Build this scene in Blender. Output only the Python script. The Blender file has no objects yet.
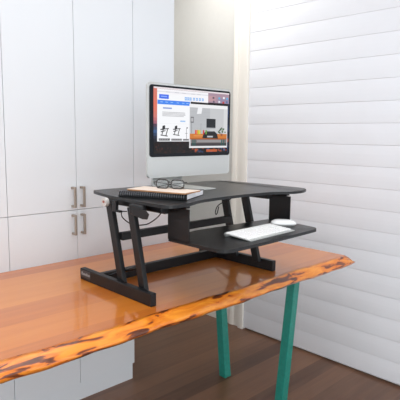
import bpy, bmesh, math, random
from mathutils import Vector, Matrix
random.seed(7)
S = bpy.context.scene
COL = S.collection
PI = math.pi

# ------------------------------------------------------------------ materials
def srgb(r, g, b):
    f = lambda c: (c/255/12.92) if c/255 <= .04045 else ((c/255+.055)/1.055)**2.4
    return (f(r), f(g), f(b), 1)

def mat(name, col, rough=.5, metal=0, spec=.5, coat=0, emit=None, es=1, bump=0, bscale=200, trans=0, var=0):
    m = bpy.data.materials.new(name); m.use_nodes = True
    nt = m.node_tree; b = nt.nodes['Principled BSDF']
    b.inputs['Base Color'].default_value = col
    b.inputs['Roughness'].default_value = rough
    b.inputs['Metallic'].default_value = metal
    b.inputs['Specular IOR Level'].default_value = spec
    b.inputs['Coat Weight'].default_value = coat
    b.inputs['Transmission Weight'].default_value = trans
    if emit:
        b.inputs['Emission Color'].default_value = emit
        b.inputs['Emission Strength'].default_value = es
    tc = nt.nodes.new('ShaderNodeTexCoord'); n = nt.nodes.new('ShaderNodeTexNoise')
    n.inputs['Scale'].default_value = bscale; n.inputs['Detail'].default_value = 3
    nt.links.new(tc.outputs['Object'], n.inputs['Vector'])
    if bump:
        bp = nt.nodes.new('ShaderNodeBump'); bp.inputs['Strength'].default_value = bump
        bp.inputs['Distance'].default_value = .001
        nt.links.new(n.outputs['Fac'], bp.inputs['Height']); nt.links.new(bp.outputs['Normal'], b.inputs['Normal'])
    if var:
        r = nt.nodes.new('ShaderNodeValToRGB')
        r.color_ramp.elements[0].position = .3; r.color_ramp.elements[1].position = .7
        r.color_ramp.elements[0].color = tuple(c*(1-var) for c in col[:3])+(1,)
        r.color_ramp.elements[1].color = tuple(min(1, c*(1+var)) for c in col[:3])+(1,)
        nt.links.new(n.outputs['Fac'], r.inputs['Fac']); nt.links.new(r.outputs['Color'], b.inputs['Base Color'])
    return m

def wood_mat(name, stops, boards=.17, rough=.07, coat=.75, scale=(1.2, 14, 14), streak=.5):
    """planks running along X; tone varies per board, grain streaks run along X"""
    m = bpy.data.materials.new(name); m.use_nodes = True
    nt = m.node_tree; N = nt.nodes; L = nt.links; b = N['Principled BSDF']
    tc = N.new('ShaderNodeTexCoord')
    mp = N.new('ShaderNodeMapping'); mp.inputs['Scale'].default_value = scale
    L.new(tc.outputs['Object'], mp.inputs['Vector'])
    n1 = N.new('ShaderNodeTexNoise'); n1.inputs['Scale'].default_value = 1.6; n1.inputs['Detail'].default_value = 6
    n1.inputs['Distortion'].default_value = .9
    L.new(mp.outputs['Vector'], n1.inputs['Vector'])
    sx = N.new('ShaderNodeSeparateXYZ'); L.new(tc.outputs['Object'], sx.inputs[0])
    dv = N.new('ShaderNodeMath'); dv.operation = 'DIVIDE'; dv.inputs[1].default_value = boards; L.new(sx.outputs['Y'], dv.inputs[0])
    fl = N.new('ShaderNodeMath'); fl.operation = 'FLOOR'; L.new(dv.outputs[0], fl.inputs[0])
    wn = N.new('ShaderNodeTexWhiteNoise'); wn.noise_dimensions = '1D'; L.new(fl.outputs[0], wn.inputs['W'])
    a = N.new('ShaderNodeMath'); a.operation = 'MULTIPLY'; a.inputs[1].default_value = 1-streak; L.new(wn.outputs['Value'], a.inputs[0])
    c = N.new('ShaderNodeMath'); c.operation = 'MULTIPLY_ADD'; c.inputs[1].default_value = streak
    L.new(n1.outputs['Fac'], c.inputs[0]); L.new(a.outputs[0], c.inputs[2])
    r = N.new('ShaderNodeValToRGB'); e = r.color_ramp.elements
    e[0].position, e[0].color = stops[0]; e[1].position, e[1].color = stops[-1]
    for p, cc in stops[1:-1]:
        x = e.new(p); x.color = cc
    L.new(c.outputs[0], r.inputs['Fac']); L.new(r.outputs['Color'], b.inputs['Base Color'])
    b.inputs['Roughness'].default_value = .35
    b.inputs['Coat Weight'].default_value = coat; b.inputs['Coat Roughness'].default_value = rough
    n2 = N.new('ShaderNodeTexNoise'); n2.inputs['Scale'].default_value = 14; L.new(tc.outputs['Object'], n2.inputs['Vector'])
    bp = N.new('ShaderNodeBump'); bp.inputs['Strength'].default_value = .12; bp.inputs['Distance'].default_value = .002
    L.new(n2.outputs['Fac'], bp.inputs['Height']); L.new(bp.outputs['Normal'], b.inputs['Coat Normal'])
    return m

M = {}
M['wood'] = wood_mat('varnished_wood', [(.15, srgb(194, 102, 22)), (.5, srgb(216, 124, 30)), (.85, srgb(226, 140, 48))])
M['floor'] = wood_mat('dark_floor_boards', [(.2, srgb(92, 60, 40)), (.8, srgb(138, 98, 70))], boards=.11, rough=.3, coat=.2)
# bark edge: glowing orange sapwood with brown bark blotches
m = bpy.data.materials.new('live_edge_bark'); m.use_nodes = True; nt = m.node_tree; N = nt.nodes; L = nt.links
b = N['Principled BSDF']; tc = N.new('ShaderNodeTexCoord'); mp = N.new('ShaderNodeMapping'); mp.inputs['Scale'].default_value = (6, 24, 30)
L.new(tc.outputs['Object'], mp.inputs['Vector'])
n = N.new('ShaderNodeTexNoise'); n.inputs['Scale'].default_value = 1.3; n.inputs['Detail'].default_value = 5; n.inputs['Distortion'].default_value = .8
L.new(mp.outputs['Vector'], n.inputs['Vector'])
r = N.new('ShaderNodeValToRGB'); e = r.color_ramp.elements
e[0].position = .37; e[0].color = srgb(92, 44, 20); e[1].position = .62; e[1].color = srgb(238, 150, 48)
for p_, c_ in ((.435, srgb(130, 62, 26)), (.46, srgb(214, 112, 30))):
    x = e.new(p_); x.color = c_
L.new(n.outputs['Fac'], r.inputs['Fac']); L.new(r.outputs['Color'], b.inputs['Base Color'])
b.inputs['Roughness'].default_value = .3; b.inputs['Coat Weight'].default_value = .4
bp = N.new('ShaderNodeBump'); bp.inputs['Strength'].default_value = .4; bp.inputs['Distance'].default_value = .004
L.new(n.outputs['Fac'], bp.inputs['Height']); L.new(bp.outputs['Normal'], b.inputs['Normal'])
M['bark'] = m
M['cab'] = mat('white_lacquer', srgb(219, 223, 227), .35, var=.01, bscale=3)
M['gap'] = mat('cabinet_carcass', srgb(150, 148, 146), .7)
M['wall'] = mat('warm_grey_paint', srgb(208, 207, 203), .8, bump=.1, var=.01, bscale=40)
M['siding'] = mat('cool_white_siding', srgb(231, 233, 238), .5, var=.012, bscale=5)
M['cream'] = mat('cream_gloss_trim', srgb(241, 237, 229), .35, var=.01, bscale=8)
M['ceil'] = mat('white_ceiling_paint', srgb(240, 240, 240), .9, var=.01, bscale=9)
M['nickel'] = mat('brushed_nickel', srgb(172, 160, 148), .42, .8, bump=.1)
M['teal'] = mat('teal_painted_steel', srgb(38, 136, 122), .4, bump=.25, bscale=60, var=.1)
M['black'] = mat('black_powder_coat', srgb(20, 20, 22), .42, spec=.35, bump=.15, bscale=500)
M['blacktop'] = mat('black_desk_laminate', srgb(26, 27, 29), .3, spec=.35, bump=.2, bscale=700)
M['dark'] = mat('black_plastic', srgb(18, 18, 20), .35, spec=.35, bump=.05)
M['alu'] = mat('satin_aluminium', srgb(206, 208, 206), .36, .55, bump=.03)
M['glassblack'] = mat('glossy_black_glass', srgb(12, 18, 26), .12, spec=.25)
M['cap'] = mat('pale_bolt_cap', srgb(205, 203, 200), .35, .3)
M['red'] = mat('dull_red_bolt', srgb(150, 84, 70), .5)
M['key'] = mat('white_keycap_plastic', srgb(246, 246, 246), .4)
M['mouse'] = mat('white_glossy_shell', srgb(238, 239, 240), .15, coat=.3)
M['pages'] = mat('white_paper', srgb(236, 236, 240), .8, bump=.3, bscale=300)
M['tancover'] = mat('tan_card_cover', srgb(238, 220, 204), .6, var=.03, bscale=60)
M['tanedge'] = mat('brown_card_edge', srgb(176, 128, 88), .7)
M['tort'] = mat('dark_horn_acetate', srgb(38, 34, 33), .2, coat=.5, var=.5, bscale=90)
M['lens'] = mat('clear_lens', (1, 1, 1, 1), .02, trans=1)
M['wire'] = mat('dark_spiral_wire', srgb(120, 122, 128), .3, .8)
M['labelgrey'] = mat('grey_print', srgb(165, 168, 170), .5)
M['labeldark'] = mat('charcoal_badge', srgb(56, 56, 60), .4)

_sc = {}
def scr(r, g, b_):
    k = (r, g, b_)
    if k not in _sc:
        c = srgb(r, g, b_)
        _sc[k] = mat('screen_%d_%d_%d' % k, (.01, .01, .01, 1), .3, spec=.2, emit=c, es=SCR)
    return _sc[k]
SCR = .95

# ------------------------------------------------------------------ helpers
def link(name, me, parent=None):
    o = bpy.data.objects.new(name, me); COL.objects.link(o)
    if parent: o.parent = parent
    return o
def fin(name, bm, ms, parent=None, smooth=False, loc=None, rot=None, bevel=0, seg=2):
    bmesh.ops.recalc_face_normals(bm, faces=bm.faces)
    me = bpy.data.meshes.new(name); bm.to_mesh(me); bm.free()
    for k in (ms if isinstance(ms, (list, tuple)) else [ms]):
        me.materials.append(M[k] if isinstance(k, str) else k)
    if smooth:
        for p in me.polygons: p.use_smooth = True
    o = link(name, me, parent)
    if loc is not None: o.location = loc
    if rot is not None: o.rotation_euler = rot
    if bevel:
        md = o.modifiers.new('bevel', 'BEVEL'); md.width = bevel; md.segments = seg; md.limit_method = 'ANGLE'
    return o
def tag(o, label=None, cat=None, group=None, kind=None):
    if label: o['label'] = label
    if cat: o['category'] = cat
    if group: o['group'] = group
    if kind: o['kind'] = kind
    return o
def empty(name, loc, rz, label, cat, group=None):
    o = link(name, None); o.location = loc; o.rotation_euler = (0, 0, rz); o.empty_display_size = .05
    return tag(o, label, cat, group)
def addbox(bm, x0, x1, y0, y1, z0, z1, mi=0, Mx=None):
    vs = [Vector((x, y, z)) for x in (x0, x1) for y in (y0, y1) for z in (z0, z1)]
    if Mx: vs = [Mx @ v for v in vs]
    v = [bm.verts.new(c) for c in vs]
    for f in ((0, 1, 3, 2), (4, 6, 7, 5), (0, 4, 5, 1), (2, 3, 7, 6), (0, 2, 6, 4), (1, 5, 7, 3)):
        bm.faces.new([v[i] for i in f]).material_index = mi
def box(name, x0, x1, y0, y1, z0, z1, m_, parent=None, bevel=0, **k):
    bm = bmesh.new(); addbox(bm, x0, x1, y0, y1, z0, z1); return fin(name, bm, m_, parent, bevel=bevel, **k)
def addprism(bm, pts, d, mi=0):
    """pts: list of Vector polygon; d: extrusion Vector"""
    a = [bm.verts.new(p) for p in pts]; b_ = [bm.verts.new(p+d) for p in pts]
    fs = [bm.faces.new(a), bm.faces.new(b_[::-1])]
    for i in range(len(a)):
        j = (i+1) % len(a); fs.append(bm.faces.new((a[i], b_[i], b_[j], a[j])))
    for f in fs: f.material_index = mi
def addtube(bm, pts, r, seg=8, closed=False, mi=0):
    pts = [Vector(p) for p in pts]; rings = []; n = len(pts); up = None
    for i, p in enumerate(pts):
        a = pts[(i-1) % n] if (closed or i) else p; b_ = pts[(i+1) % n] if (closed or i < n-1) else p
        t = (b_-a).normalized()
        if up is None: up = t.orthogonal().normalized()
        up = (up - t*up.dot(t)).normalized(); sd = t.cross(up)
        rr = r[i] if isinstance(r, (list, tuple)) else r
        rings.append([bm.verts.new(p+(up*math.cos(2*PI*k/seg)+sd*math.sin(2*PI*k/seg))*rr) for k in range(seg)])
    for i in range(n if closed else n-1):
        A, B = rings[i], rings[(i+1) % n]
        off = 0
        if closed and i == n-1:
            off = min(range(seg), key=lambda s: (A[0].co-B[s].co).length)
        for k in range(seg):
            bm.faces.new((A[k], A[(k+1) % seg], B[(k+1+off) % seg], B[(k+off) % seg])).material_index = mi
    if not closed:
        bm.faces.new(rings[0][::-1]).material_index = mi; bm.faces.new(rings[-1]).material_index = mi
def smoothpath(pts, n=6):
    P = [Vector(p) for p in pts]; P = [P[0]*2-P[1]]+P+[P[-1]*2-P[-2]]; out = []
    for i in range(1, len(P)-2):
        for k in range(n):
            t = k/n; a, b_, c, d = P[i-1], P[i], P[i+1], P[i+2]
            out.append(.5*((2*b_)+(c-a)*t+(2*a-5*b_+4*c-d)*t*t+(3*b_-a-3*c+d)*t**3))
    return out+[P[-2]]
def rrect(u0, u1, v0, v1, r, n=5):
    out = []
    for cx, cy, a0 in ((u1-r, v1-r, 0), (u0+r, v1-r, 90), (u0+r, v0+r, 180), (u1-r, v0+r, 270)):
        for k in range(n+1):
            a = math.radians(a0+90*k/n); out.append((cx+r*math.cos(a), cy+r*math.sin(a)))
    return out
def roundpoly(pts, n=6):
    """pts: (x,y,r) corners rounded with quadratic arcs"""
    out = []; N_ = len(pts)
    for i, (x, y, r_) in enumerate(pts):
        p = Vector((x, y)); a = Vector(pts[i-1][:2]); b_ = Vector(pts[(i+1) % N_][:2])
        if r_ == 0: out.append((x, y)); continue
        s = p+(a-p).normalized()*r_; e_ = p+(b_-p).normalized()*r_
        for k in range(n+1):
            t = k/n; q = s*(1-t)**2+p*2*t*(1-t)+e_*t*t; out.append((q.x, q.y))
    return out
def text_mesh(name, body, size, mt, parent, Mx, thick=.0006):
    cu = bpy.data.curves.new(name, 'FONT'); cu.body = body; cu.size = size; cu.extrude = thick
    cu.align_x = 'CENTER'; cu.align_y = 'CENTER'
    t = bpy.data.objects.new(name, cu); COL.objects.link(t)
    dg = bpy.context.evaluated_depsgraph_get(); me = bpy.data.meshes.new_from_object(t.evaluated_get(dg))
    bpy.data.objects.remove(t); me.transform(Mx)
    me.materials.clear(); me.materials.append(mt); me.name = name
    return link(name, me, parent)
V = Vector

# ------------------------------------------------------------------ room
XW = 1.52      # siding face
YC = .7886     # cabinet fronts
CEIL = 2.6
def struct(o): o['kind'] = 'structure'; return o
struct(box('floor', -3.6, 1.75, -3.6, 1.78, -.1, 0, 'floor'))
struct(box('ceiling', -3.6, 1.75, -3.6, 1.78, CEIL, CEIL+.1, 'ceil'))
struct(box('wall_back', -3.6, 1.75, 1.66, 1.78, 0, CEIL, 'wall'))
wr = struct(box('wall_right', XW+.02, 1.75, -3.6, 1.66, 0, CEIL, 'wall'))
# lapped boards: every board leans out at its foot, tiny lip at the joint
bm = bmesh.new(); ds = .1184; z0 = 1.672-14*ds
prof2 = [(XW+.021, 0)]
zz = z0
while zz < CEIL-.001:
    lo = max(zz, 0); hi = min(zz+ds, CEIL)
    for t in [0, .15, .35, .55, .75, .9, 1]:
        h = zz+ds*t
        if h < lo-1e-6 or h > hi+1e-6: continue
        # board foot stands .011 proud, head tucks in; gently cupped
        prof2.append((XW+.002-.0026*(1-t)-.0024*math.sin(PI*t), min(h, hi)-(.0 if t < 1 else .0022)))
    zz += ds
prof2.append((XW+.021, CEIL))
addprism(bm, [V((x, -3.6, z)) for x, z in prof2], V((0, 3.6+.862, 0)))
fin('siding', bm, 'siding', wr)
# stepped cream casing between siding and plain wall
bm = bmesh.new()
cp = [(.862, XW+.02), (.862, XW-.016), (.882, XW-.018), (.906, XW-.016), (.91, XW-.004), (.914, XW+.0), (.958, XW+.002), (.962, XW-.006), (.985, XW-.01), (1.0, XW-.006), (1.0, XW+.02)]
addprism(bm, [V((x, y, 0)) for y, x in cp], V((0, 0, CEIL)))
struct(fin('trim_1', bm, 'cream'))
bm = bmesh.new()
addprism(bm, [V((x, 1.0, z)) for x, z in ((XW+.02, 0), (XW+.002, 0), (XW+.002, .1), (XW+.008, .112), (XW+.008, .125), (XW+.02, .135))], V((0, .66, 0)))
struct(fin('baseboard_right', bm, 'cream'))

# ------------------------------------------------------------------ cabinets
ZL = .9926; GV = .0022
units = [(-1.532, -.850, -1.191), (-.850, -.1689, -.5095), (-.1689, .5121, .1722), (.5121, .7935, None)]
labs = ['white floor to ceiling cabinet furthest to the left of the wall of cabinets',
        'white tall cabinet at the left edge of the photo, only a sliver showing',
        'white tall cabinet with two pairs of nickel pull handles behind the left of the table',
        'narrow white wall cabinet without handles, behind the monitor beside the grey wall']
def pull(parent, x, za, zb):
    bm = bmesh.new(); w = .0055
    addbox(bm, x-w, x+w, YC-.036, YC-.027, za, zb)
    addbox(bm, x-w, x+w, YC-.027, YC-.0005, za, za+.011)
    addbox(bm, x-w, x+w, YC-.027, YC-.0005, zb-.011, zb)
    o = fin('pull_handle', bm, 'nickel', parent, bevel=.0015); o['label'] = 'brushed nickel bar handle'
    return o
TOP = 2.5
for (xa, xb, xm), lb in zip(units, labs):
    t = empty('tall_cabinet' if xm is not None else 'wall_cabinet', ((xa+xb)/2, YC+.4, 0), 0, lb, 'cabinet', 'tall white cabinets' if xm is not None else None)
    inv = Matrix.Translation(V((-(xa+xb)/2, -(YC+.4), 0)))
    def place(o): o.matrix_parent_inverse = inv; return o
    zf = .0 if xm is not None else .70
    place(box('carcass', xa+.0004, xb-.0004, YC+.02, 1.6595, zf, TOP, 'cab', t))
    ds_ = [(xa, xm), (xm, xb)] if xm is not None else [(xa, xb)]
    for i, (a, b_) in enumerate(ds_):
        for (za, zb, hz) in ((zf+(.1 if xm is not None else .0), ZL-GV/2, (.874, .973)), (ZL+GV/2, TOP, (1.007, 1.107))):
            d = place(box('door', a+GV/2, b_-GV/2, YC, YC+.0199, za, zb, 'cab', t, bevel=.0012))
            if xm is not None:
                pull(d, (xm-.0265) if i == 0 else (xm+.0225), *hz)

# ------------------------------------------------------------------ table
TZ = .75
tb = empty('live_edge_table', (0, .35, 0), 0, 'long glossy orange wood table with a bark live edge and teal steel legs', 'table')
tinv = Matrix.Translation(V((0, -.35, 0)))
XL, XR, YF, YB = -1.55, 1.232, -.056, YC-.002
rnd = random.Random(3)
def wob(x, s, ph): return s*(math.sin(x*9+ph)+.6*math.sin(x*23+ph*2)+.35*math.sin(x*51+ph*3))
# slab
NX = 110; xs = [XL+(XR-XL)*i/NX for i in range(NX+1)]
bm = bmesh.new()
front = [(x, YF+wob(x, .0035, 1)*min(1, (XR-x)*8+.2)) for x in xs]
top = [bm.verts.new((x, y, TZ)) for x, y in front]; topb = [bm.verts.new((x, YB, TZ)) for x, y in front]
bot = [bm.verts.new((x, y+.0, TZ-.052)) for x, y in front]; botb = [bm.verts.new((x, YB, TZ-.052)) for x, y in front]
for i in range(NX):
    bm.faces.new((top[i], top[i+1], topb[i+1], topb[i])); bm.faces.new((bot[i], botb[i], botb[i+1], bot[i+1]))
    bm.faces.new((topb[i], topb[i+1], botb[i+1], botb[i])); bm.faces.new((top[i], bot[i], bot[i+1], top[i+1]))
for k in (0, NX): bm.faces.new((top[k], topb[k], botb[k], bot[k]))
slab = fin('tabletop', bm, 'wood', tb); slab.matrix_parent_inverse = tinv
# bark edge wrapped along the front, flaring out below; carries round the right-hand corner tip
bm = bmesh.new(); rows = []
prof = [(0, 0), (.009, -.006), (.021, -.017), (.033, -.029), (.0395, -.036), (.035, -.043), (.026, -.052), (0, -.052)]
for i, (x, y) in enumerate(front):
    row = []
    for j, (o_, dz) in enumerate(prof):
        w_ = 0 if j in (0, 7) else wob(x, .0022, j*1.7+2)+rnd.uniform(-.0012, .0012)
        fx = x + (.038*(o_/.0395) if i == NX else (.028*(o_/.0395) if i == NX-1 else 0))*1.0
        row.append(bm.verts.new((fx, y-.0002-o_-w_*(o_/.04), TZ+dz+(w_*.4 if 0 < j < 6 else 0))))
    rows.append(row)
for i in range(NX):
    for j in range(len(prof)-1):
        bm.faces.new((rows[i][j], rows[i][j+1], rows[i+1][j+1], rows[i+1][j]))
    bm.faces.new((rows[i][-1], rows[i][0], rows[i+1][0], rows[i+1][-1]))
bm.faces.new(rows[0]); bm.faces.new(rows[-1])
o = fin('live_edge', bm, 'bark', tb, smooth=True); o.matrix_parent_inverse = tinv
o['label'] = 'wavy orange edge with brown bark patches'
def leg(x0, y0, x1, y1):
    bm = bmesh.new(); h = .022; zt = TZ-.0525-.006
    a = [bm.verts.new((x0+dx, y0+dy, zt)) for dx, dy in ((-h, -h), (h, -h), (h, h), (-h, h))]
    k = .024
    b_ = [bm.verts.new((x1+dx, y1+dy, .0)) for dx, dy in ((-k, -k), (k, -k), (k, k), (-k, k))]
    for i in range(4):
        j = (i+1) % 4; bm.faces.new((a[i], a[j], b_[j], b_[i]))
    bm.faces.new(a); bm.faces.new(b_)
    o = fin('leg', bm, 'teal', tb, bevel=.003); o.matrix_parent_inverse = tinv; o['label'] = 'teal painted square steel leg'
for xa in (.915, -1.2):
    leg(xa, .03, xa, .085); leg(xa, .545, xa, .475)
    o = box('mounting_plate', xa-.04, xa+.04, .0, .58, TZ-.0585, TZ-.0525, 'teal', tb); o.matrix_parent_inverse = tinv

# ------------------------------------------------------------------ sit-stand desk converter
DZ = 1.1195
cv = empty('desk_converter', (.4, .2, TZ), 0, 'black height adjustable desk riser standing on the wooden table, with a keyboard tray', 'desk riser')
cinv = Matrix.Translation(V((-.4, -.2, -TZ)))
def C_(o): o.matrix_parent_inverse = cinv; return o
outline = roundpoly([(.022, -.07, .05), (.13, -.062, .04), (.20, -.024, .05), (.33, -.008, .1), (.55, -.008, .1), (.66, -.028, .06), (.735, -.082, .05), (.83, -.076, .05), (.895, -.03, .05),
                     (.90, .25, .12), (.872, .46, .06), (.80, .50, .05), (.14, .508, .05), (.078, .50, .03), (.052, .40, .05), (.034, .27, .08), (.018, .08, .08)])
bm = bmesh.new(); addprism(bm, [V((x, y, DZ-.0115)) for x, y in outline], V((0, 0, .0115)))
C_(fin('desktop', bm, 'blacktop', cv, bevel=.004, seg=3))
# keyboard tray
TRZ = .979
tro = roundpoly([(.118, -.24, .05), (.34, -.238, .05), (.68, -.222, .02), (.722, -.216, .035), (.742, -.11, .05), (.74, .062, .015), (.3, .085, .015), (.118, .052, .015)])
bm = bmesh.new(); addprism(bm, [V((x, y, TRZ-.012)) for x, y in tro], V((0, 0, .012)))
C_(fin('keyboard_tray', bm, 'blacktop', cv, bevel=.003))
for xa in (.118, .722):
    bm = bmesh.new()
    addbox(bm, xa, xa+.004, -.068, .048, TRZ-.004, 1.0975)
    addbox(bm, xa+.004, xa+.012, -.04, .048, 1.0935, 1.0975)
    addbox(bm, xa+.004, xa+.012, .042, .048, TRZ, 1.0935)
    o = C_(fin('tray_bracket', bm, 'dark', cv, bevel=.001))
    C_(box('slide_rail', xa+.006, xa+.026, -.045, .33, 1.0977, DZ-.0118, 'dark', cv, bevel=.001))
# feet
FH = .048; FL = .478
feet = []
for xa in (0, .698):
    bm = bmesh.new(); addbox(bm, xa, xa+.025, 0, FL, TZ+.0003, TZ+FH)
    o = C_(fin('base_foot', bm, 'black', cv, bevel=.0025)); feet.append(o)
bm = bmesh.new(); addbox(bm, -.0012, .0002, .398, .468, TZ+.014, TZ+.043)
lb = fin('brand_label', bm, 'labeldark', feet[0], bevel=.0003)
Mx = Matrix.Translation(V((-.0016, .433, TZ+.0285))) @ Matrix(((0, 0, -1, 0), (-1, 0, 0, 0), (0, 1, 0, 0), (0, 0, 0, 1)))
o = text_mesh('brand_text', 'Rocelco', .0195, M['labelgrey'], feet[0], Mx, .0004); o['label'] = 'grey lettering on the badge'
lb['label'] = 'small charcoal badge'
# slanted arms
def arm(x0, x1, yt, zt, yb, zb, w):
    bm = bmesh.new()
    pts = [V((x0, yt-w/2, zt)), V((x0, yt+w/2, zt)), V((x0, yb+w/2, zb)), V((x0, yb-w/2, zb))]
    addprism(bm, pts, V((x1-x0, 0, 0)))
    return C_(fin('lift_arm', bm, 'black', cv, bevel=.002))
ZT, ZB = 1.09, TZ+.035
arm(.0265, .0455, .302, ZT, .222, ZB, .038)
arm(.0265, .0455, .159, ZT-.003, .086, ZB, .038)
arm(.678, .697, .297, ZT, .218, ZB, .038)
arm(.678, .697, .165, ZT-.003, .082, ZB, .038)
# cross members
C_(box('crossbar', .0456, .6779, .232, .256, .948, .979, 'black', cv, bevel=.002))
C_(box('crossbar', .0255, .6978, .345, .37, TZ+.003, TZ+.046, 'black', cv, bevel=.002))
# slide rails under the desktop
for xa in (.046, .648):
    C_(box('lift_rail', xa, xa+.03, .0, .34, DZ-.034, DZ-.0117, 'dark', cv, bevel=.001))
# pivot caps
def disc(name, c, r, h, mt, parent, axis='x'):
    bm = bmesh.new(); addtube(bm, [V(c), V(c)+(V((h, 0, 0)) if axis == 'x' else V((0, 0, h)))], r, 20)
    return fin(name, bm, mt, parent, smooth=False)
cap = C_(disc('pivot_cap', (.012, .31, 1.094), .0175, .0143, 'cap', cv)); cap['label'] = 'round silver pivot cap'
disc('bolt_head', (.009, .31, 1.096), .005, .003, 'red', cap)
# grip handle box, brackets, lift lever
bm = bmesh.new(); addbox(bm, .004, .0262, .055, .135, DZ-.05, DZ-.0117)
C_(fin('lock_housing', bm, 'dark', cv, bevel=.006))
bm = bmesh.new(); addprism(bm, [V((.0, .11, DZ-.03)), V((.0, .03, DZ-.024)), V((.0, .012, DZ-.036)), V((.0, .022, DZ-.056)), V((.0, .05, DZ-.058)), V((.0, .11, DZ-.05))], V((.0038, 0, 0)))
C_(fin('release_lever', bm, 'dark', cv, bevel=.003))
bm = bmesh.new(); addbox(bm, .012, .026, .23, .255, DZ-.055, DZ-.0117); addbox(bm, .012, .026, .205, .23, DZ-.055, DZ-.047)
C_(fin('cable_clip', bm, 'dark', cv, bevel=.0015))
bm = bmesh.new(); addbox(bm, .08, .1, .02, .2, DZ-.045, DZ-.0117)
C_(fin('lift_mechanism', bm, 'black', cv, bevel=.002))
cb = [(.05, .21, 1.066), (.05, .243, 1.06), (.05, .24, 1.04), (.055, .203, 1.021), (.055, .165, 1.018), (.055, .097, 1.03), (.055, .056, 1.049), (.055, .022, 1.072), (.055, .0, 1.098)]
bm = bmesh.new(); addtube(bm, smoothpath(cb), .0022, 8); C_(fin('cable', bm, 'dark', cv, smooth=True))
cb = [(.65, .2, 1.098), (.655, .225, 1.062), (.655, .27, 1.043), (.65, .303, 1.02), (.645, .312, .99), (.64, .302, .981), (.64, .294, .99), (.645, .29, 1.02)]
bm = bmesh.new(); addtube(bm, smoothpath(cb), .0024, 8); C_(fin('cable', bm, 'dark', cv, smooth=True))
# gas strut between lower bar and the arm on each side, thin
for xa in (.052, .665):
    bm = bmesh.new(); addtube(bm, [V((xa, .35, TZ+.03)), V((xa, .245, TZ+.07))], .004, 10); addtube(bm, [V((xa, .245, TZ+.07)), V((xa, .135, TZ+.112))], .0075, 10)
    C_(fin('gas_strut', bm, 'dark', cv, smooth=True))
# height mechanism carrier beneath the tray
C_(box('tray_slider', .335, .56, .0, .085, TRZ-.066, TRZ-.0122, 'dark', cv, bevel=.003))
o = C_(disc('knob', (.36, -.012, TRZ-.045), .008, .014, 'nickel', cv)); o['label'] = 'small silver knob'

# ------------------------------------------------------------------ computer
MX, MY, MA = .2223, .2971, math.radians(-.98)
BZ = 1.177-DZ
mon = empty('desktop_computer', (MX, MY, DZ), MA, 'large silver all-in-one computer monitor with black glass bezel, standing on the black riser', 'computer monitor')
W, H = .4895, .397
# body: rounded slab that swells to the rear
bm = bmesh.new(); fr = rrect(0, W, 0, H, .016, 6); loops = []
cxm, czm = W/2, H/2
for y_, sc in ((.0012, .994), (.0, .998), (.003, 1), (.012, 1), (.019, .985), (.026, .90), (.034, .72), (.04, .4)):
    loops.append([bm.verts.new((cxm+(u-cxm)*sc, y_, BZ+czm+(v-czm)*sc)) for u, v in fr])
for a, b_ in zip(loops, loops[1:]):
    for i in range(len(a)):
        j = (i+1) % len(a); bm.faces.new((a[i], a[j], b_[j], b_[i]))
bm.faces.new(loops[0]); bm.faces.new(loops[-1])
hs = fin('housing', bm, 'alu', mon)
bm = bmesh.new(); addprism(bm, [V((u, -.0022, BZ+v)) for u, v in rrect(.0078, W-.002, .0885, .387, .013, 6)], V((0, .004, 0)))
gl = fin('glass_panel', bm, 'glassblack', mon, bevel=.0006)
# --- screen: flat picture built from patches, each a hair in front of the last
SB = bmesh.new(); smats = []; depth = [-.0026]
def pm(c):
    mm = scr(*c)
    if mm not in smats: smats.append(mm)
    return smats.index(mm)
def poly(pts, c, up=True):
    if up: depth[0] -= .000012
    f = SB.faces.new([SB.verts.new((u, depth[0], BZ+v)) for u, v in pts]); f.material_index = pm(c)
def R4(u0, u1, v0, v1, c): poly([(u0, v0), (u1, v0), (u1, v1), (u0, v1)], c)
U0, U1, V0, V1 = .0265, .4755, .1015, .3785
R4(U0, U1, V0, V1, (22, 18, 20))
# sunset wallpaper bands on the left
nb = 22; stops = [(0, (212, 120, 106)), (.25, (228, 116, 92)), (.42, (206, 120, 112)), (.5, (160, 96, 110)), (.56, (60, 50, 70)), (.63, (62, 96, 140)), (.72, (30, 40, 66)), (.8, (20, 18, 22)), (1, (16, 13, 14))]
def ramp(t):
    for (a, ca), (b_, cb_) in zip(stops, stops[1:]):
        if t <= b_:
            k = (t-a)/(b_-a); return tuple(int(round((x+(y-x)*k)/4)*4) for x, y in zip(ca, cb_))
    return stops[-1][1]
for i in range(nb):
    t = i/nb; R4(U0, .06, V1-(V1-V0)*(i+1)/nb, V1-(V1-V0)*i/nb, ramp(t))
# mottled wallpaper strip along the bottom
rr = random.Random(5)
pal = [(34, 22, 20), (46, 28, 26), (18, 14, 16), (60, 34, 30), (26, 26, 34)]
palr = [(40, 60, 96), (70, 96, 140), (28, 34, 60), (176, 84, 48), (150, 66, 40), (90, 60, 66), (36, 40, 66)]
for i in range(150):
    u = rr.uniform(U0, U1-.012); v = rr.uniform(V0, .15)
    w = rr.uniform(.006, .016); h = rr.uniform(.004, .01)
    c = rr.choice(palr if u > .24 else pal)
    poly([(u, v), (u+w, v-.001), (u+w*.9, v+h), (u+w*.1, min(v+h*1.1, .16))], c)
R4(.33, .40, .106, .117, (188, 88, 46))
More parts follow.
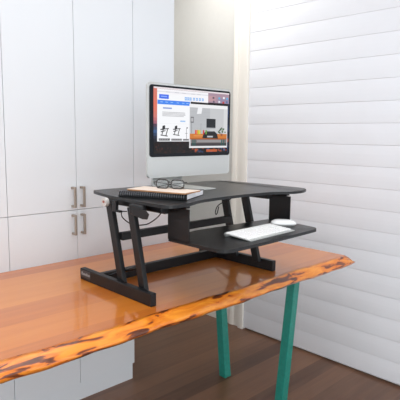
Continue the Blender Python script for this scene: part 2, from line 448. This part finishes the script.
# mauve wallpaper patch with icons at the top right and the strip down the right side
R4(.337, U1, .329, V1, (170, 142, 158)); R4(.40, U1, .329, .352, (150, 136, 164)); R4(.337, .385, .335, .36, (190, 150, 158))
for i, (u, v, c) in enumerate([(.372, .351, (96, 84, 100)), (.41, .351, (104, 178, 214)), (.44, .354, (238, 240, 244)), (.462, .352, (96, 176, 222)),
                               (.374, .334, (110, 96, 116)), (.41, .335, (226, 224, 230)), (.437, .333, (196, 66, 66)), (.46, .336, (90, 110, 160))]):
    R4(u-.006, u+.006, v-.004, v+.005, c)
for i in range(14):
    R4(.4655, U1, V0+.228*i/14, V0+.228*(i+1)/14, [(28, 34, 60), (34, 48, 84), (150, 70, 50), (30, 36, 62), (44, 60, 100)][[0, 1, 3, 2, 0, 0, 4, 1, 0, 3, 1, 4, 1, 0][i]])
# menu bar
R4(U0, U1, .372, V1, (232, 222, 226))
# browser window
R4(.044, .338, .327, .3715, (246, 244, 248)); R4(.044, .338, .358, .363, (226, 226, 232))
R4(.044, .231, .1537, .352, (247, 248, 251))
for u in (.09, .14, .18, .235, .27): R4(u, u+.022, .3595, .3615, (196, 196, 204))
R4(.0545, .1065, .3315, .3495, (64, 110, 238)); R4(.064, .097, .339, .343, (150, 180, 250))
R4(.0455, .2275, .3085, .3262, (66, 134, 240))
for u in (.06, .088, .116, .15, .18, .205): R4(u, u+.014, .3165, .3195, (156, 196, 250))
for u in (.196, .21, .224, .244, .262, .28, .298): R4(u, u+.012, .333, .345, (136, 182, 240)); R4(u+.002, u+.009, .337, .3405, (216, 232, 250))
R4(.196, .24, .3295, .332, (176, 206, 246))
R4(.0743, .1234, .2905, .2965, (140, 158, 214))
for k, w in enumerate((.128, .128, .129, .12)): R4(.0711, .0711+w, .2752-k*.0052, .278-k*.0052, (186, 186, 190))
R4(.171, .2, .238, .2435, (150, 190, 236)); R4(.055, .226, .229, .2298, (226, 226, 230))
# little pictures of a black desk riser on the page
def risericon(u, v, s, c=(34, 34, 38)):
    poly([(u, v+s*.5), (u+s, v+s*.62), (u+s, v+s*.7), (u, v+s*.6)], c)
    poly([(u+s*.2, v+s*.6), (u+s*.55, v+s*.6), (u+s*.55, v+s*.95), (u+s*.25, v+s*.9)], c)
    poly([(u+s*.05, v+s*.3), (u+s*.6, v+s*.42), (u+s*.6, v+s*.5), (u+s*.05, v+s*.4)], (70, 70, 74))
    poly([(u+s*.1, v), (u+s*.2, v), (u+s*.4, v+s*.6), (u+s*.3, v+s*.6)], c)
    poly([(u+s*.6, v), (u+s*.7, v), (u+s*.9, v+s*.6), (u+s*.8, v+s*.6)], c)
    poly([(u, v+s*.02), (u+s*.85, v-s*.08), (u+s*.85, v), (u, v+s*.1)], c)
risericon(.061, .178, .046); risericon(.13, .181, .043)
R4(.052, .1125, .157, .1665, (92, 92, 96)); R4(.121, .18, .157, .1655, (104, 104, 108)); R4(.187, .222, .157, .1645, (120, 120, 124))
for k in range(4): R4(.056+.013*k, .064+.013*k, .1605, .1635, (170, 170, 174)); R4(.125+.013*k, .133+.013*k, .1605, .1632, (170, 170, 174))
R4(.206, .2085, .165, .214, (120, 120, 124)); R4(.2, .213, .188, .19, (120, 120, 124)); R4(.209, .214, .21, .216, (90, 90, 94))
# photo window of a workplace
R4(.2235, .4655, .1245, .318, (232, 232, 234)); R4(.2235, .4655, .3035, .318, (240, 240, 242))
R4(.2265, .4625, .132, .303, (186, 188, 192)); R4(.35, .4625, .18, .303, (198, 199, 202)); R4(.44, .4625, .19, .303, (214, 215, 217))
for k in range(5): R4(.2265, .35, .212+.018*k, .2128+.018*k, (174, 176, 180))
poly([(.268, .275), (.296, .277), (.302, .307), (.276, .307)], (240, 241, 244))
R4(.231, .25, .236, .262, (108, 108, 112)); R4(.234, .247, .241, .257, (184, 184, 188))
R4(.236, .238, .19, .236, (98, 98, 104)); R4(.293, .2945, .19, .235, (120, 120, 124))
R4(.328, .3866, .2157, .2562, (30, 33, 40)); R4(.328, .3866, .21, .2157, (176, 178, 182)); R4(.35, .365, .198, .21, (196, 198, 200))
R4(.2265, .4625, .163, .188, (206, 122, 50)); R4(.2265, .4625, .163, .168, (176, 92, 32)); R4(.25, .33, .176, .182, (222, 144, 74))
R4(.2335, .461, .1335, .163, (120, 112, 112)); R4(.2335, .461, .1335, .146, (62, 56, 60)); R4(.27, .43, .15, .16, (150, 146, 148))
for u in (.243, .255, .425, .44): R4(u, u+.006, .135, .163, (22, 88, 84))
poly([(.303, .168), (.404, .166), (.398, .188), (.38, .2), (.325, .2), (.31, .188)], (28, 27, 30)); R4(.333, .37, .172, .179, (190, 192, 196)); R4(.33, .372, .1965, .2, (90, 92, 98))
for u, c in ((.258, (222, 70, 44)), (.268, (232, 150, 40)), (.276, (186, 200, 60)), (.283, (222, 200, 90)), (.306, (206, 44, 40)), (.322, (110, 160, 60))): R4(u, u+.009, .186, .2045, c)
R4(.421, .433, .178, .19, (150, 84, 54))
for k in range(16):
    a = rr.uniform(0, PI); q = rr.uniform(.008, .024); u = .427+q*math.cos(a); v = .19+q*abs(math.sin(a))*1.1
    poly([(u-.004, v-.003), (u+.003, v-.004), (u+.005, v+.003), (u-.002, v+.004)], rr.choice([(60, 92, 56), (40, 70, 44), (96, 124, 84)]))
me = bpy.data.meshes.new('screen'); SB.normal_update()
for f in SB.faces:
    if f.normal.y > 0: f.normal_flip()
SB.to_mesh(me); SB.free()
for mm in smats: me.materials.append(mm)
scn = link('screen', me, mon); scn['label'] = 'lit screen showing a web page and a photo of a desk'
# stand: neck plate leaning from the back of the body down to a flat foot
bm = bmesh.new(); u0, u1 = .122, .30
pts = [V((u0, .10, .0049)), V((u0, .125, .0049)), V((u0, .142, .012)), V((u0, .138, .04)), V((u0, .048, .2)), V((u0, .036, .2)), V((u0, .118, .06)), V((u0, .128, .03)), V((u0, .12, .012))]
addprism(bm, pts, V((u1-u0, 0, 0))); fin('stand_neck', bm, 'alu', mon, bevel=.002)
bm = bmesh.new(); addprism(bm, [V((u, v, .0003)) for u, v in rrect(u0, u1+.012, -.095, .132, .012, 5)], V((0, 0, .0045))); fin('stand_foot', bm, 'alu', mon, bevel=.0012)

# ------------------------------------------------------------------ keyboard and mouse on the tray
kr = math.radians(3.0)
kb = empty('computer_keyboard', (.296, -.206, TRZ), kr, 'slim white wireless keyboard lying on the black pull-out tray', 'keyboard')
KW, KD = .29, .13
def kz(y): return .005+.0105*y/KD
bm = bmesh.new()
addprism(bm, [V((0, 0, .0005)), V((0, 0, .0048)), V((0, KD-.006, kz(KD)-.0006)), V((0, KD, kz(KD)-.006)), V((0, KD-.004, .0085)), V((0, KD-.02, .0092))], V((KW, 0, 0)))
fin('case', bm, 'alu', kb, bevel=.0008)
bm = bmesh.new(); addtube(bm, [V((.002, KD-.009, .0092)), V((KW-.002, KD-.009, .0092))], .0088, 12); fin('battery_tube', bm, 'alu', kb, smooth=True)
rows = [([1]*14, .007), ([1]*13+[1.5], .016), ([1.5]+[1]*13, .016), ([1.8]+[1]*11+[1.8], .016), ([2.3]+[1]*10+[2.3], .016), ([1, 1, 1, 1.3, 5, 1.3, 1, 1, 1, 1], .016)]
tilt = math.atan2(.0105, KD); y = KD-.009
kmesh = {}
for ws, kh in rows:
    y -= kh+.003; tot = sum(ws); g = .003; unit = (KW-.008-g*(len(ws)-1))/tot; x = .004
    for w in ws:
        kw = unit*w; key = (round(kw, 4), kh)
        if key not in kmesh:
            bm = bmesh.new(); addbox(bm, 0, kw, 0, kh, 0, .0032); bmesh.ops.recalc_face_normals(bm, faces=bm.faces)
            bmesh.ops.bevel(bm, geom=[e_ for e_ in bm.edges], offset=.0007, segments=1, affect='EDGES')
            kmesh[key] = bpy.data.meshes.new('key'); bm.to_mesh(kmesh[key]); bm.free(); kmesh[key].materials.append(M['key'])
        o = link('key', kmesh[key], kb); o.location = (x, y, kz(y)-.0006); o.rotation_euler = (tilt, 0, 0)
        x += kw+g

ms = empty('computer_mouse', (.662, -.079, TRZ), math.radians(-42), 'white rounded wireless mouse at the right end of the keyboard', 'mouse')
def shell(zb, zt, sc, name, mt):
    bm = bmesh.new(); nu, nv = 28, 8; rings = []
    for j in range(nv+1):
        t = j/nv*PI/2; ring = []
        for i in range(nu):
            a = 2*PI*i/nu; ca, sa = math.cos(a), math.sin(a); ex = .75
            X = .053*sc*math.copysign(abs(ca)**ex, ca)*math.cos(t)**.55 if j < nv else 0; Y = .0285*sc*math.copysign(abs(sa)**ex, sa)*math.cos(t)**.55 if j < nv else 0
            ring.append(bm.verts.new((X, Y, zb+(zt-zb)*math.sin(t)*(1-.10*X/.053))))
        rings.append(ring)
    for j in range(nv):
        for i in range(nu):
            k = (i+1) % nu; bm.faces.new((rings[j][i], rings[j][k], rings[j+1][k], rings[j+1][i]))
    bm.faces.new(rings[0][::-1]); bmesh.ops.remove_doubles(bm, verts=bm.verts, dist=1e-6)
    return fin(name, bm, mt, ms, smooth=True)
shell(.0055, .026, 1.05, 'top_shell', 'mouse'); b_ = shell(.0004, .0056, .93, 'base', 'alu')

# ------------------------------------------------------------------ notebooks and glasses on the desktop
ang = math.atan2(.897, .443) - PI/2     # local +Y runs along the spiral edge
nb_ = empty('spiral_notebook', (.166, -.002, DZ), ang, 'thick black spiral bound notebook with white pages under the tan notebook', 'notebook')
ang = math.atan2(.897, -.443) - PI/2; nb_.rotation_euler = (0, 0, ang)
NL, NW = .285, .192
box('back_cover', 0.002, NW, 0, NL, .0004, .0024, 'dark', nb_)
box('page_block', .008, NW-.003, .002, NL-.002, .0026, .0205, 'pages', nb_)
box('front_cover', 0.002, NW, 0, NL, .0207, .0227, 'dark', nb_)
bm = bmesh.new()
for k in range(30):
    y = .008+(NL-.016)*k/29
    addtube(bm, [V((.0035+.0105*math.cos(a), y+.0012*math.sin(a*.5), .0118+.0108*math.sin(a))) for a in [2*PI*i/14 for i in range(14)]],   .0014, 6, closed=True)
o = fin('spiral_wire', bm, 'wire', nb_, smooth=True); o['label'] = 'row of metal wire loops along the edge'
box('spine_strip', .0075, .0079, .001, NL-.001, .0025, .0206, 'dark', nb_)

tn = empty('tan_notebook', (.150, -.012, DZ+.0243), math.atan2(.95, -.30)-PI/2, 'thin tan covered notebook lying on top of the black spiral notebook', 'notebook')
TL, TW = .262, .118
box('back_cover', 0, TW, 0, TL, .0, .001, 'tanedge', tn, bevel=.0003)
box('page_block', .001, TW-.001, .001, TL-.001, .0011, .0045, 'tanedge', tn)
box('front_cover', 0, TW, 0, TL, .0046, .0058, 'tancover', tn, bevel=.0003)

GZ = DZ+.0243+.0060
gs = empty('eyeglasses', (.198, .13, GZ), math.radians(-58), 'dark framed folded eyeglasses lying on the tan notebook', 'glasses')
for s in (-1, 1):
    c = s*.031; ring = [V((c+u, 0, .0185+v)) for u, v in rrect(-.025, .025, -.0165, .0165, .012, 4)]
    ring = [V((p.x, .003*abs(p.x)/.06, p.z)) for p in ring]
    bm = bmesh.new(); addtube(bm, ring, .0027, 8, closed=True); rim = fin('rim', bm, 'tort', gs, smooth=True)
    bm = bmesh.new(); addprism(bm, [V((c+(p.x-c)*.96, .0008, .0185+(p.z-.0185)*.96)) for p in ring], V((0, .0012, 0))); fin('lens', bm, 'lens', rim)
    # folded temple crossing behind the rims
    ys = .008+(.005 if s > 0 else 0)
    bm = bmesh.new(); addtube(bm, smoothpath([(s*.056, .003, .026), (s*.0625, .004, .0265), (s*.064, ys, .026), (s*.05, ys+.003, .0225), (0, ys+.004, .0165), (-s*.035, ys+.003, .010), (-s*.055, ys+.002, .0035)], 5), .0021, 8)
    fin('temple', bm, 'tort', gs, smooth=True)
bm = bmesh.new(); addtube(bm, smoothpath([(-.0065, 0, .022), (-.003, -.001, .0255), (.003, -.001, .0255), (.0065, 0, .022)]), .002, 8); fin('bridge', bm, 'tort', gs, smooth=True)

# ------------------------------------------------------------------ camera
pos = V((-1.0653, -1.3386, 1.3623))
F = V((.69133358, .71058556, -.13086652)); Rt = V((.71775814, -.69619788, .01147844)); Up = V((.08295258, .10186594, .99133355))
cam = bpy.data.cameras.new('camera'); co = bpy.data.objects.new('camera', cam); COL.objects.link(co)
co.matrix_world = Matrix(((Rt.x, Up.x, -F.x, pos.x), (Rt.y, Up.y, -F.y, pos.y), (Rt.z, Up.z, -F.z, pos.z), (0, 0, 0, 1)))
cam.sensor_fit = 'HORIZONTAL'; cam.sensor_width = 36; cam.lens = 497.49*36/400; cam.clip_start = .05
S.camera = co

# ------------------------------------------------------------------ light: open bright room, added fill panels overhead and in front, soft daylight from the open sides
w = bpy.data.worlds.new('daylight'); S.world = w; w.use_nodes = True
bg = w.node_tree.nodes['Background']; bg.inputs[0].default_value = (.91, .965, 1, 1); bg.inputs[1].default_value = 1.65
def area(name, loc, target, sx, sy, power, col=(1, 1, 1)):
    l = bpy.data.lights.new(name, 'AREA'); l.shape = 'RECTANGLE'; l.size = sx; l.size_y = sy; l.energy = power; l.color = col
    o = bpy.data.objects.new(name, l); COL.objects.link(o); o.location = loc
    o.rotation_euler = (V(target)-V(loc)).to_track_quat('-Z', 'Y').to_euler()
area('ceiling_fill', (-.2, -.5, 2.55), (-.2, -.5, 0), 1.6, 1.6, 17, (.97, .985, 1))  # unseen softbox added overhead for soft general light, no fixture modelled
area('front_fill', (-1.5, -2.9, 1.3), (.8, .2, .8), 1.8, 1.6, 24, (.97, .985, 1))  # added fill panel behind the camera, evens the lower walls; no window there
area('passage_fill', (1.1, 1.0, 2.57), (1.1, 1.0, 0), .5, .7, 6.5, (1, .97, .93))  # added fill over the recess, lifts the dark grey wall; not a known lamp
S.view_settings.view_transform = 'Standard'; S.view_settings.look = 'None'
S.view_settings.exposure = .06; S.view_settings.gamma = 1; S.view_settings.use_curve_mapping = False
